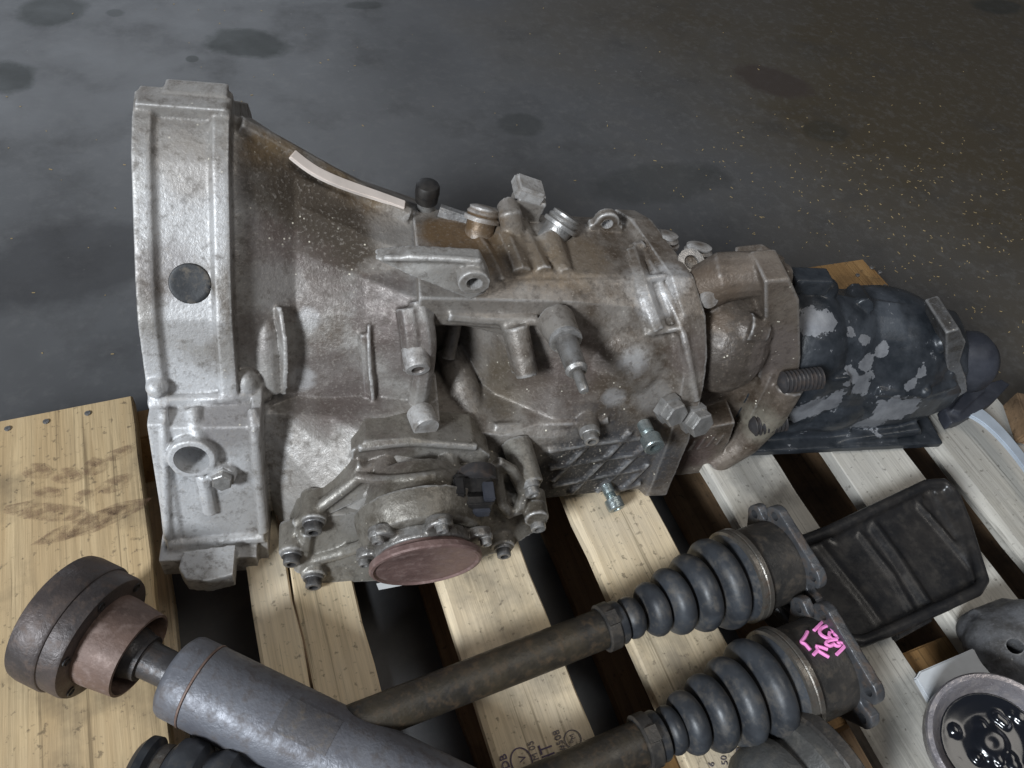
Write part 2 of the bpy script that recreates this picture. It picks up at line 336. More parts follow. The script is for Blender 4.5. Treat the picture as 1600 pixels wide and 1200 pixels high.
# ink stamps on two of the boards
MINK=plain('purple_ink',(.12,.09,.15),.8); MINK2=plain('faded_grey_ink',(.19,.165,.17),.8)
def text3(body,px,py,size,ang,mat,parent,name='stamp_text',sx=1.0):
    c=bpy.data.curves.new('t','FONT'); c.body=body; c.size=size; c.extrude=.00012; c.align_x='CENTER'; c.align_y='CENTER'; c.resolution_u=3
    t=bpy.data.objects.new('t',c); COL.objects.link(t); me=evaluated(t); bpy.data.objects.remove(t)
    o=link(name,me,mat,None,0,False); p=at(px,py); o.matrix_world=Matrix.Translation((p.x,p.y,.0009))@Matrix.Rotation(ang,4,'Z')@Matrix.Diagonal((sx,1,1,1))
    o.parent=parent; o.matrix_parent_inverse=(Matrix.Translation(pallet.location)@Matrix.Translation(-pallet.location)@Matrix.Translation(parent.location)).inverted(); return o
def ring(px,py,r,mat,parent,sq=1.0,wd=.0009):
    p=at(px,py); m=MB(); n=28; v=[];f=[]
    for k in range(n):
        a=2*math.pi*k/n
        for rr in (r-wd,r): v.append((rr*math.cos(a),rr*sq*math.sin(a),0))
    f=[(2*k,2*k+1,(2*k+3)%(2*n),(2*k+2)%(2*n)) for k in range(n)]
    o=m.add(v,f).build('stamp_ring',mat,smooth=False); o.location=(p.x,p.y,.0009); o.parent=parent; o.matrix_parent_inverse=Matrix.Translation(-parent.location); return o
b1,b2=boards[1],boards[2]
ring(895,1155,.0078,MINK2,b1); text3('M',895,1151,.006,R(90),MINK2,b1); text3('B',893,1159,.005,R(90),MINK2,b1)
text3('CA #508',879,1170,.0085,R(90),MINK2,b1); text3('HT',857,1178,.017,R(90),MINK,b1,sx=.8); text3('50MM 05',838,1186,.0078,R(90),MINK2,b1)
ring(815,1190,.0095,MINK,b1,1.2); text3('V',817,1185,.009,R(90),MINK,b1); text3('DB',789,1190,.009,R(90),MINK,b1)
text3('52',1157,1179,.012,R(60),MINK2,b2); text3('50',1131,1189,.008,R(70),MINK2,b2); text3('6',1111,1195,.008,R(60),MINK2,b2); text3('1 L',1184,1184,.008,R(60),MINK2,b2)
# tyre-tread smudges printed on the wide board
t=NT('smudge'); sm=t.ramp(t.noise(90,7,.8),(.36,.62),(.58,0)); t.L(sm,t.b.inputs['Alpha']); MSM=t.out((.16,.085,.055),.85)
for q,wd,ht in (((58,738),.032,.020),((105,746),.03,.021),((147,730),.026,.022),((178,758),.036,.018),((75,770),.03,.014),((130,776),.022,.015),((185,710),.03,.018),((75,800),.085,.022),((175,806),.085,.024),((130,822),.10,.02)):
    p=at(*q); rr=random.Random(q[0]); pts=[]
    for a in range(9):
        th=a*2*math.pi/9; k=rr.uniform(.72,1.1); pts.append((math.cos(th)*wd/2*k,math.sin(th)*ht/2*k,0))
    o=MB().add(pts,[tuple(range(9))]).build('stain',MSM,smooth=False); o.matrix_world=Matrix.Translation((p.x,p.y,.0012))@Matrix.Rotation(.25 if q[0]>120 else -.35,4,'Z')
    o.parent=plank; o.matrix_parent_inverse=(Matrix.Translation(plank.location)@Matrix.Rotation(plank.rotation_euler.z,4,'Z')).inverted()

# ------------------------------------------------------------------ gearbox frame
TA,EA=R(-12.5),R(-2.5)
ga=Vector((math.cos(TA)*math.cos(EA),math.sin(TA)*math.cos(EA),math.sin(EA))); gs=Vector((-math.sin(TA),math.cos(TA),0)); gu=ga.cross(gs)
GO=at(262,870,0)
GM=Matrix.Translation(GO)@Matrix((ga,gs,gu)).transposed().to_4x4(); GMI=GM.inverted(); G3I=GMI.to_3x3()
GE=GMI@EYE
def gray(x,y): return (G3I@ray(x,y)).normalized()
def gpl(x,y,ax,val): d=gray(x,y); return GE+d*((val-GE[ax])/d[ax])
def gA(x,y,v): return gpl(x,y,0,v)
def gS(x,y,v): return gpl(x,y,1,v)
def gU(x,y,v): return gpl(x,y,2,v)
def gT(x,y,s0=-.030,u0=.02,k=.55):      # leaning plane  s = s0 + k (u-u0)
    d=gray(x,y); t=(s0-k*u0-(GE[1]-k*GE[2]))/(d[1]-k*d[2]); return GE+d*t
def hit(bv,x,y):
    p,n,i,d=bv.ray_cast(GE,gray(x,y))
    if p is None: raise RuntimeError('no hit %s,%s'%(x,y))
    if n.dot(gray(x,y))>0: n=-n
    return p,n
def seg(pts,step=14):
    out=[]
    for (x0,y0),(x1,y1) in zip(pts,pts[1:]):
        k=max(1,int(math.hypot(x1-x0,y1-y0)/step)); out += [(x0+(x1-x0)*i/k,y0+(y1-y0)*i/k) for i in range(k)]
    return out+[pts[-1]]
def rib(mb,bv,pts,r,lift=0.,flat=1.0):
    path=[]
    for q in seg(pts):
        try: p,n=hit(bv,*q)
        except RuntimeError: continue
        path.append(p+n*lift)
    if len(path)<2: return
    # light smoothing of the traced path
    for _ in range(3): path=[path[0]]+[(path[i-1]+path[i]*2+path[i+1])/4 for i in range(1,len(path)-1)]+[path[-1]]
    mb.tube(path,r,8,flat)
gear=empty('gearbox',None,'dirty cast aluminium gearbox with wide bell housing and black tail lying on the pallet','gearbox',mat=GM)

def sec(a,half,cs=.26):
    """closed outline at station a from a front half (s,u), mirrored about s=cs"""
    return [Vector((a,s,u)) for s,u in half+back(half)]
def back(half,wd=None):
    """far side: falls away from the crown, then runs down to the foot (same number of points)"""
    ts,tu=half[-1]; b=half[0][1]; n=len(half); h=tu-b; w_=wd or (ts-min(s for s,u in half))*.74
    out=[]
    for i in range(n):
        t=(i+.6)/(n-.4)*math.pi/2*1.0; sb_=ts+w_*math.sin(t)**.95; out.append((sb_, tu-max(h*(1-math.cos(t)),min(.66*(sb_-ts)+.001,h*.9))))
    out[-1]=(ts+w_*.9,b); return out
def off(half,d,c=(.23,.14)):
    o=[]
    for s,u in half:
        v=Vector((s-c[0],u-c[1])); L=v.length; v*= (L+d)/L; o.append((c[0]+v.x,c[1]+v.y))
    return o
# ------------------------------------------------------------------ bell housing
F=[(.10,-.004),(.03,-.002),(.002,.02),(.026,.066),(.052,.112),(.078,.165),(.101,.217),(.126,.247),(.152,.273),(.19,.311),(.215,.327),(.24,.335)]
def H(*q): return list(q)
f07=off(F,-.016); f12=[(.11,.006),(.075,.02),(.066,.05),(.078,.085),(.092,.12),(.110,.155),(.130,.19),(.148,.215),(.168,.237),(.197,.264),(.218,.279),(.24,.288)]
f18=[(.115,.006),(.085,.02),(.075,.05),(.082,.085),(.090,.12),(.100,.15),(.112,.18),(.127,.205),(.15,.225),(.185,.243),(.215,.251),(.24,.255)]
f235=[(.115,.006),(.088,.02),(.078,.05),(.080,.085),(.082,.12),(.086,.15),(.093,.18),(.103,.206),(.120,.224),(.17,.231),(.215,.234),(.24,.234)]
bell=MB()
bell.loft([sec(0,F),sec(.013,F),sec(.017,off(F,-.0055)),sec(.056,off(F,-.0055)),sec(.060,F),sec(.072,F)])
fun=MB().loft([sec(.05,f07),sec(.075,f07),sec(.12,f12),sec(.18,f18),sec(.24,f235)])
bell.add(fun.v,fun.f)
bb=bell.bvh(); fb=fun.bvh()
# starter side block
sb=[(-.006,.004),(.047,.144),(.10,.150),(.10,.0)]
bell.prism([Vector((.004,s,u)) for s,u in sb],(.088,0,0))
bell.prism([Vector((.002,s,u)) for s,u in off(sb,.006,(.05,.07))],(.014,0,0))
bell.prism([Vector((.084,s,u)) for s,u in off(sb,.004,(.05,.07))],(.008,0,0))
bb2=bell.bvh()
# top lugs
bell.box((.036,.236,.326),(.068,.026,.018)); bell.box((.045,.250,.327),(.048,.018,.020)); bell.box((.066,.238,.318),(.014,.028,.03))
# raised frame lines and pads on the block
rib(bell,bb2,[(232,628),(420,618)],.005); rib(bell,bb2,[(300,640),(312,690)],.007); rib(bell,bb2,[(318,740),(330,800)],.007)
rib(bell,bb2,[(262,850),(415,838)],.006); rib(bell,bb2,[(395,640),(412,830)],.005)
rib(bell,bb2,[(255,640),(262,840)],.004)
p,n=hit(bb2,302,708); HP,HN=p,n
bell.cyl(p-n*.01,p+n*.010,.0205,.0195,28); q,_=hit(bb2,350,738); bell.cyl(q-n*.01,q+n*.008,.0115,.0105,18)
bell.tube([p+n*.002,q+n*.002],.008)
p2,n2=hit(bb2,385,600); bell.ball(p2,(.012,.012,.016)); p2,_=hit(bb2,245,605); bell.ball(p2,.009)
# tab at the foot
bell.prism([gU(285,905,.012),gU(292,880,.012),gU(372,868,.012),gU(368,915,.012),gU(330,925,.012),gU(296,922,.012)],(0,0,.024))
bell.box((.04,.0,.008),(.085,.03,.03))
# fins and ridges of the funnel
def fin(pts,h,th):
    base=[hit(fb,*q) for q in seg(pts,10)]; m=len(base)
    sec2=[]
    for i,(p,n) in enumerate(base):
        t=i/(m-1); hh=h*math.sin(math.pi*min(1,max(.0,.08+.84*t)))**.5 if True else h
        d=Vector((1,0,0)); sec2.append([p-n*.01-d*th,p-n*.01+d*th,p+n*hh+d*th*.6,p+n*hh-d*th*.6])
    bell.loft(sec2)
fin([(432,478),(436,520),(438,565),(440,612)],.016,.0036)
pp_=[hit(fb,*q) for q in ((418,492),(420,520),(422,550),(424,580),(426,612))]
bell.tube([p-n*.004 for p,n in pp_],[.003,.009,.012,.013,.012],14)
fin([(578,505),(580,560),(584,610),(586,668)],.008,.003); rib(bell,fb,[(570,520),(573,560),(577,610),(579,660)],.008,-.003)
rib(bell,fb,[(395,628),(430,650),(480,664),(585,668),(660,662)],.0055)
rib(bell,fb,[(372,195),(450,236),(560,298),(640,338)],.010,-.002)
rib(bell,fb,[(655,470),(668,530),(660,600),(650,650)],.010)
rib(bell,fb,[(640,480),(648,530),(650,575)],.012,.002)
# lower bulge between funnel and differential
lo=[[(.084,.075,.125),(.088,.056,.10),(.088,.046,.075),(.088,.042,.05),(.088,.042,.035)],[(.105,.075,.125),(.11,.05,.10),(.11,.025,.06),(.11,.012,.02),(.11,.012,-.0)],[(.15,.072,.125),(.15,.045,.11),(.15,.012,.075),(.15,-.005,.04),(.15,-.005,.012)],[(.20,.07,.13),(.20,.04,.125),(.20,.005,.10),(.20,-.01,.06),(.20,-.01,.012)],[(.25,.075,.13),(.25,.05,.125),(.25,.02,.10),(.25,.0,.06),(.25,.0,.012)]]
bell.loft([[Vector((q[0][0]-.0,.12,.005)),Vector((q[0][0],.12,q[0][2]))]+[Vector(p) for p in q] for q in lo])
# long ledge arm with bolt hole
arm=[gS(585,402,.126),gS(640,396,.119),gS(752,402,.110),gS(766,430,.107),gS(760,455,.107),gS(735,466,.108),gS(690,448,.111),gS(640,428,.116)]
bell.prism([p+Vector((0,-.002,0)) for p in arm],(0,.016,-.003))
rib(bell,MB().prism([p+Vector((0,-.002,0)) for p in arm],(0,.014,-.003)).bvh(),[(600,403),(690,403),(750,408)],.003)
armp=gS(740,438,.103); bell.cyl(armp+Vector((0,-.004,0)),armp+Vector((0,.012,0)),.0135,.0135,18)
cut=MB(); cut.cyl(HP-HN*.09,HP+HN*.03,.0145,.0145,28); cut.cyl(armp+Vector((0,-.02,0)),armp+Vector((0,.02,0)),.0065,.0065,16)
ins=[off(x,-.013) for x in (F,F,f07,f12,f18)]
cut.loft([sec(-.02,ins[0]),sec(.045,ins[1]),sec(.075,off(f07,-.012)),sec(.12,off(f12,-.012)),sec(.16,off(f18,-.014))])
OIL=(.055,.042,.030); BRN=(.17,.115,.060); PUR=(.105,.080,.072); WHT=(.58,.58,.585); GRY=(.30,.285,.27)
def st(bv,lst): return [(hit(bv,x,y)[0],r,col,k) for x,y,r,col,k in lst]
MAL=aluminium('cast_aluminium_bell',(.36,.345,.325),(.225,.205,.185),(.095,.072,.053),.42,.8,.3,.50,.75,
 st(bb,[(280,215,.05,GRY,.5),(285,330,.06,WHT,.55),(290,260,.03,BRN,.3),(300,500,.03,WHT,.7),(250,420,.03,PUR,.4),(300,570,.05,GRY,.4)])+
 st(bb2,[(290,680,.08,WHT,.9),(270,800,.09,WHT,.9),(370,800,.035,GRY,.6),(360,660,.03,PUR,.55),(240,560,.03,WHT,.5),(400,560,.03,GRY,.5)])+
 st(fb,[(405,235,.022,BRN,.8),(440,250,.030,BRN,.8),(520,275,.035,BRN,.8),(600,315,.03,BRN,.75),(430,290,0.035,OIL,0.77),(470,310,0.043,OIL,0.97),(505,345,0.043,OIL,0.97),(530,375,0.035,OIL,0.97),(480,275,0.029,OIL,0.88),
  (420,380,.03,PUR,.6),(460,430,.045,PUR,.5),(600,480,.04,PUR,.7),(640,540,.04,PUR,.6),(520,600,.05,PUR,.6),(420,450,.03,GRY,.5),(480,500,.012,WHT,.35),(470,590,.014,WHT,.4),(620,350,.03,GRY,.55),(560,640,.04,PUR,.6),(400,520,.03,PUR,.4)])
 +[(gS(520,720,.0),.06,PUR,.7),(gS(440,720,.02),.05,GRY,.6)])
MAM=aluminium('cast_aluminium_stained',(.27,.247,.222),(.175,.15,.128),(.07,.05,.034),.5,1.0,.3,.46,.75,[])
obell=cast('bell_housing',bell,MAL,gear,.0015,2,cut)
obell['label']='pale silver bell housing'
plg,pn=hit(bb,297,443); m=MB(); m.lathe(plg-pn*.009,pn,[(0,.0165),(.0095,.0165),(.0105,.0158),(.0108,.0145),(.0104,.012),(.0104,.001)],28); m.build('inspection_plug',rubber('dusty_plug',(.012,.013,.015),(.05,.052,.055),.5,1.0),gear)
# bright machined strip along the top ridge
pth=[]
for q in seg([(450,246),(480,272),(520,290),(565,306),(628,329)],10):
    p,n=hit(fb,*q); pth.append((p,n))
for _ in range(6): pth=[pth[0]]+[((pth[i-1][0]+pth[i][0]*2+pth[i+1][0])/4,(pth[i-1][1]+pth[i][1]*2+pth[i+1][1]).normalized()) for i in range(1,len(pth)-1)]+[pth[-1]]
m=MB(); secs=[]
for i,(p,n) in enumerate(pth):
    d=(pth[min(i+1,len(pth)-1)][0]-pth[max(i-1,0)][0]).normalized(); c=n.cross(d).normalized(); wd=.0052; b=p+n*.0085
    secs.append([b-c*wd-n*.004,b+c*wd-n*.004,b+c*wd,b-c*wd])
m.loft(secs).build('machined_strip',plain('bare_machined_metal',(.86,.76,.69),.5,.1),gear,bevel=.0006)

# shared fasteners, built along +Z
def bolt_mesh(name,prof,n,recess,mat):
    m=MB().lathe((0,0,0),(0,0,1),prof,n)
    if recess: pass
    me=m.mesh(name); me.materials.append(mat)
    me.polygons.foreach_set('use_smooth',[True]*len(me.polygons)); me.set_sharp_from_angle(angle=R(30)); return me
CAP=[(-.004,.0085),(.001,.0085),(.0016,.0080),(.0018,.0066),(.0075,.0064),(.0082,.0056),(.0083,.0036),(.0045,.0034),(.0044,.0008)]
B_CAP=bolt_mesh('bolt_cap',CAP,16,1,MST); B_DARK=bolt_mesh('bolt_dark',CAP,16,1,MDB)
HEX=[(-.004,.0105),(.001,.0105),(.0015,.0088),(.0072,.0088),(.0080,.0078),(.0081,.001)]
B_HEX=bolt_mesh('bolt_hex',HEX,6,0,MST)
LONG=[(-.004,.0062),(.006,.0062),(.0065,.0052),(.0075,.0062),(.0085,.0052),(.0095,.0062),(.0105,.0052),(.0115,.0062),(.0125,.0060),(.0128,.0092),(.0235,.0092),(.0245,.0084),(.0246,.0045),(.019,.0042),(.0189,.001)]
B_ZN=bolt_mesh('bolt_zinc',LONG,16,1,MZN)
def bolt(me,p,n,parent,sc=1.0,name='bolt'):
    o=bpy.data.objects.new(name,me); COL.objects.link(o); o.parent=parent
    o.rotation_mode='QUATERNION'; o.rotation_quaternion=Vector(n).to_track_quat('Z','Y')@Quaternion((0,0,1),random.uniform(0,6)); o.location=p; o.scale=(sc,)*3; return o
bolt(B_HEX,hit(bb2,350,738)[0]+HN*.008,HN,obell,1.0)

# ------------------------------------------------------------------ main case
S25=[(.06,.004),(.047,.03),(.062,.112),(.150,.114),(.162,.182),(.120,.197),(.114,.205),(.116,.236),(.15,.246),(.21,.242)]
S30=[(.05,.006),(.036,.03),(.056,.112),(.102,.116),(.112,.178),(.112,.192),(.110,.205),(.116,.236),(.14,.246),(.21,.243)]
S36=[(.045,.008),(.031,.03),(.052,.112),(.066,.124),(.084,.165),(.092,.18),(.100,.203),(.115,.237),(.14,.248),(.21,.246)]
S42=[(.05,.01),(.036,.03),(.053,.114),(.061,.130),(.074,.165),(.082,.182),(.092,.203),(.112,.235),(.14,.248),(.21,.248)]
S48=[(.05,.012),(.040,.03),(.054,.114),(.059,.130),(.068,.165),(.074,.182),(.084,.203),(.105,.23),(.135,.246),(.21,.246)]
BK=[(.235,.236),(.262,.20),(.285,.14),(.29,.06),(.27,.008)]
def secb(a,half,d=0,sh=0): return [Vector((a-sh*(s-.07),s,u)) for s,u in (off(half+BK,d,(.16,.125)) if d else half+BK)]
case=MB(); body=MB().loft([secb(.225,S25),secb(.27,S25),secb(.31,S30),secb(.36,S36),secb(.42,S42,0,.12),secb(.49,S48,0,.26)])
case.add(body.v,body.f); cb=body.bvh()
# rear flange of the case with its raised rim
case.loft([secb(.468,S48,-.003,.26),secb(.474,S48,.009,.26),secb(.496,S48,.009,.26),secb(.498,S48,.004,.26)])
cfb=case.bvh()
rib(case,cfb,[(1003,388),(1045,470),(1066,505),(1076,560),(1088,625)],.0042)
rib(case,cfb,[(988,392),(1000,430),(1012,470),(1028,515)],.010,-.003)
rib(case,cfb,[(990,390),(1005,385)],.007); rib(case,cfb,[(1003,437),(1040,432)],.0035)
rib(case,cfb,[(1010,520),(1066,512)],.0035)
rib(case,cfb,[(783,441),(985,437)],.002,-.001); rib(case,cfb,[(840,500),(760,498),(700,492)],.006)
# vertical web ridges on the top deck
for pts,r in (([(770,335),(792,372),(815,430)],.011),([(800,330),(826,375),(850,425)],.009),([(850,385),(880,420)],.008),([(740,360),(765,395),(785,440)],.006)):
    rib(case,cb,pts,r,-.002)
# swelling on the right face
p,n=hit(cb,985,575); case.ball(p-n*.050,(.065,.058,.062),28)
# overhang, pillar, tube bosses
case.cyl(gS(704,545,.15),gS(750,690,.066),.015,.018,20)
case.cyl(gS(712,500,.150),gS(700,560,.13),.007,.007,12)
case.cyl(gS(806,510,.105),gS(824,588,.073),.0115,.0105,18)
case.cyl(gS(796,505,.11),gS(812,580,.085),.0085,.008,14)
SB=gS(868,500,.105); SE=gS(884,532,.073)
case.cyl(SB,SE,.0175,.0140,22)
# ribbed lower side
for pts in ([(856,703),(930,690),(1000,682)],[(858,730),(935,715),(1012,705)],[(862,757),(935,742),(1000,730)]): rib(case,cb,pts,.0036,.001)
for pts in ([(880,780),(935,725),(985,672)],[(920,778),(965,735),(1012,690)],[(862,750),(905,705),(930,680)],[(965,770),(1012,722)]): rib(case,cb,pts,.0036,.001)
rib(case,cb,[(772,668),(860,662),(930,660),(950,655)],.005); 
bp=gS(922,677,.048); case.cyl(bp+Vector((0,.02,0)),bp,.0115,.0105,16)
case.cyl(gS(995,742,.045),gS(992,722,.06),.014,.016,16)
rib(case,cb,[(862,792),(930,775),(1000,752)],.005)
# ears on the top edge
for (x,y,sv,aw) in ((944,356,.205,.016),):
    p=gS(x,y,sv)+Vector((0,0,.008)); case.cyl(p+Vector((0,-.004,0)),p+Vector((0,.006,0)),.0125,.0125,20); case.box(p+Vector((0,.001,-.014)),(.034,.010,.024))
ear=gS(944,356,.205)
h0,_=hit(cb,806,372); h1_,_=hit(cb,828,425)
case.tube([gS(793,322,.215),gS(797,336,.20),h0-Vector((0,0,.003)),h1_-Vector((0,0,.007))],[.0105,.0115,.0105,.009],14)
case.box(gS(822,318,.225)+Vector((0,0,-.006)),(.028,.024,.036),Matrix.Rotation(.2,3,'Y'))
h0,_=hit(cb,862,372); h1_,_=hit(cb,885,425); case.tube([h0+Vector((-.004,.0,-.002)),h1_-Vector((0,0,.006))],[.014,.010],12)
cutc=MB(); cutc.cyl(ear+Vector((0,-.03,.008)),ear+Vector((0,.03,.008)),.0055,.0055,16)
h1=gS(1000,398,.15)
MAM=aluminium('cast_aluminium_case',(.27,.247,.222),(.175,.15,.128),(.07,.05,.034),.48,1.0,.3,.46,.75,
 st(cfb,[(990,560,.020,WHT,.42),(960,620,.014,WHT,.35),(1020,620,.025,GRY,.6),(730,375,.045,(.14,.088,.045),.9),(700,360,.03,(.14,.088,.045),.85),(820,400,.045,(.17,.125,.08),.7),(890,400,.04,(.17,.125,.08),.6),(800,600,.05,(.12,.095,.065),.7),(860,620,.05,PUR,.5),(900,560,.04,PUR,.5),(1000,450,.02,GRY,.7),(1020,480,.02,WHT,.4),
  (930,720,.075,(.055,.055,.058),.95),(990,720,.06,(.075,.075,.08),.95),(880,750,.07,(.035,.034,.034),.95),(1040,440,.02,WHT,.4),(1080,560,.03,PUR,.5)]))
ocase=cast('main_case',case,MAM,gear,.0016,2,cutc)
cz=BVHTree.FromObject(ocase,bpy.context.evaluated_depsgraph_get()) if False else cfb
# selector shaft with collar and pin
m=MB(); sd=(gS(912,608,.018)-SE).normalized(); m.lathe(SE-sd*.004,sd,[(0,.0140),(.003,.0150),(.0055,.0145),(.006,.0100),(.036,.0094),(.038,.0098),(.041,.0080),(.0415,.0048),(.060,.0045),(.062,.0034),(.0625,.001)],22); m.build('selector_shaft',MST,gear)
# breather with black cap
bp=gS(664,334,.235); m=MB(); m.lathe(bp,(0,0,1),[(-.012,.012),(.004,.011),(.006,.0085),(.018,.0085)],18); bz=m.build('breather',MST,gear)
m=MB(); m.lathe(bp+Vector((0,0,.015)),(0,0,1),[(0,.0095),(.001,.0108),(.010,.0112),(.0105,.0116),(.017,.0114),(.0195,.0102),(.0205,.007),(.0206,.001)],24); m.build('breather_cap',MPL,bz)
# selector lever fittings on the far edge
m=MB(); m.tube([gS(686,330,.225),gS(715,340,.22),gS(750,350,.21)],.0075,10); m.build('selector_rod',MDB,gear)
def knob(x,y,sv,ax,r,name='plug',mat=MAM,h=.020):
    p=gS(x,y,sv); m=MB(); m.lathe(p-Vector(ax)*.006,ax,[(-.012,r*.8),(.012,r*.8),(.0125,r),(.016,r*1.02),(.0175,r*.86),(.020,r*.92),(.0225,r*.8),(.025,r*.82),(.0265,r*.55),(.027,r*.1)],20); return m.build(name,mat,gear)
knob(750,356,.200,Vector((.15,.45,.75)).normalized(),.0170,'detent_plug'); knob(868,364,.195,Vector((.45,.40,.70)).normalized(),.0175,'detent_plug',MST)
knob(1033,394,.190,Vector((.0,.30,.95)).normalized(),.0155,'detent_plug'); knob(1085,412,.180,Vector((.0,.30,.95)).normalized(),.0155,'detent_plug')
m=MB(); m.box(gS(822,312,.225)+Vector((0,0,.012)),(.030,.026,.014),Matrix.Rotation(.3,3,'Y')); m.build('lever_block',MAM,gear,bevel=.003)
# case bolts
for (x,y,sv,me) in ((922,678,.046,B_CAP),):
    bolt(me,gS(x,y,sv),(0,-1,0),ocase,1.15)
bolt(B_ZN,gS(1008,667,.046),(gS(1024,702,.018)-gS(1008,667,.046)).normalized(),ocase,1.1); bolt(B_ZN,gS(949,763,.034),(gS(966,800,.008)-gS(949,763,.034)).normalized(),ocase,1.0)
for (x,y,sv,sc) in ((1047,640,.052,1.5),(1086,655,.05,1.6)): bolt(B_HEX,gS(x,y,sv),(.3,-.9,.3),ocase,sc)
m=MB(); pc=gS(664,660,.055); m.lathe(pc+Vector((-.004,.012,.0)),Vector((.25,-1,.1)),[(0,.0125),(.019,.0125),(.021,.0115),(.0212,.001)],20); m.build('dowel_stub',MAM,obell)
m=MB(); pc=gS(650,572,.080); m.lathe(pc+Vector((0,.02,0)),(.1,-1,-.2),[(0,.012),(.02,.0115),(.0215,.0105),(.0218,.006),(.020,.005),(.020,.0005)],18); m.build('threaded_boss',MAL,obell)

# ------------------------------------------------------------------ differential side cover
FN=Vector((.06,-.99,-.10)).normalized(); FC=gS(664,866,-.050); dif=MB()
dif.lathe(FC-FN*.075,FN,[(0,.040),(.03,.052),(.045,.057),(.055,.054)],36)
def up3(x,y): return gT(x,y,.028,.10,.25)
up=[(548,706),(570,690),(640,684),(742,694),(766,712),(762,738),(690,748),(604,762),(556,748)]
dif.prism([up3(x,y) for x,y in up],(0,.042,-.010))
cov=[(462,822),(520,775),(560,728),(604,750),(640,780),(700,776),(770,764),(812,775),(842,812),(838,832),(786,862),(740,878),(600,910),(500,912),(466,896),(450,862)]
dif.prism([gT(x,y) for x,y in cov],(0,.05,-.0))
db=dif.bvh()
for pts,r in (([(462,820),(530,770),(590,722)],.006),([(470,880),(540,862),(575,850)],.006),
              ([(556,745),(604,752),(690,742),(760,728)],.005),([(560,700),(640,690),(745,698)],.004),([(480,830),(470,890)],.007)):
    rib(dif,db,pts,r)
dif.lathe(FC-FN*.04,FN,[(0,.060),(.012,.058),(.026,.053),(.028,.050)],36)
loop=[gT(x,y,-.036) for x,y in ((776,722),(800,735),(818,768),(812,796),(796,802),(784,786),(778,755),(776,722))]; dif.tube(loop,.0062,8)
dif.cyl(gS(806,690,.055),gS(828,758,.01),.015,.0135,18); dif.cyl(gS(834,790,.0),gS(839,812,-.016),.012,.012,16)
CN=Vector((0,-.876,.30)).normalized()
lugs=[(604,752,-.036,B_DARK,1.2),(700,748,-.036,B_CAP,1.0),(490,816,-.036,B_DARK,1.2),(456,866,-.036,B_DARK,1.15),(490,902,-.036,B_DARK,1.15),(786,856,-.036,B_DARK,1.05),(839,813,-.036,B_CAP,1.15)]
for x,y,sv,_,_2 in lugs:
    p=gT(x,y,sv); dif.cyl(p+Vector((0,.03,0)),p,.0125,.0118,16)
MAD=aluminium('cast_aluminium_differential',(.25,.232,.203),(.155,.138,.114),(.06,.047,.032),.45,1.0,.3,.42,.7,[(up3(600,720),.04,PUR,.5),(up3(700,720),.04,GRY,.4),(gT(560,800),.03,GRY,.5)])
cutd=MB(); q=[gT(x,y) for x,y in ((508,806),(590,768),(616,800),(560,803))]; cutd.prism([p+Vector((0,-.03,0)) for p in q],(0,.048,0))
q=[gT(x,y) for x,y in ((648,772),(700,768),(712,800),(656,806))]; cutd.prism([p+Vector((0,-.03,0)) for p in q],(0,.042,0))
odif=cast('differential_cover',dif,MAD,gear,.0015,2,cutd)
for x,y,sv,me,sc in lugs: bolt(me,gT(x,y,sv)-Vector((0,0.001,0)),(0,-1,0),odif,sc)
bolt(B_CAP,gS(829,761,.006),(gS(828,758,.01)-gS(806,690,.055)).normalized(),odif,1.1)
# drive flange: rusty disc with six bolts
m=MB(); m.lathe(FC-FN*.008,FN,[(0,.038),(.004,.040),(.0125,.044),(.0135,.0495),(.0180,.050),(.0195,.0488),(.0200,.0465),(.0182,.0448),(.0178,.02),(.0181,.001)],44); ofl=m.build('output_flange',MRU,gear)
fx=Vector((1,0,0)); fy=FN.cross(fx).normalized()
def fpt(k,r): a=R(20+60*k); return FC+fx*(math.cos(a)*r)+fy*(math.sin(a)*r)
m=MB()
for k in range(6): m.cyl(fpt(k,.050)-FN*.014,fpt(k,.050)-FN*.004,.012,.0118,14)
cast('flange_lugs',m.lathe(FC-FN*.012,FN,[(0,.044),(.012,.044)],32),MST,ofl,.0016,2)
for k in range(6): bolt(B_CAP,fpt(k,.0555)-FN*.005,FN,ofl,.8)
# speed sensor plug
c=gT(738,768,-.066); m=MB(); m.box(c,(.034,.026,.022)); m.box(c+Vector((.004,-.012,.002)),(.024,.014,.018)); m.box(c+Vector((-.014,-.004,.004)),(.010,.018,.028)); oc=m.build('sensor_plug',MPL,gear,bevel=.0015)
m=MB(); m.box(c+Vector((.006,-.019,-.002)),(.016,.006,.010)); m.box(c+Vector((.012,-.008,.013)),(.010,.018,.005)); m.build('locking_clip',MRBR,oc,bevel=.0008)
m=MB(); m.lathe(c+Vector((.006,.02,.0)),(0,-1,0),[(0,.018),(.012,.018),(.013,.015)],20); m.build('plug_collar',MBS,oc)

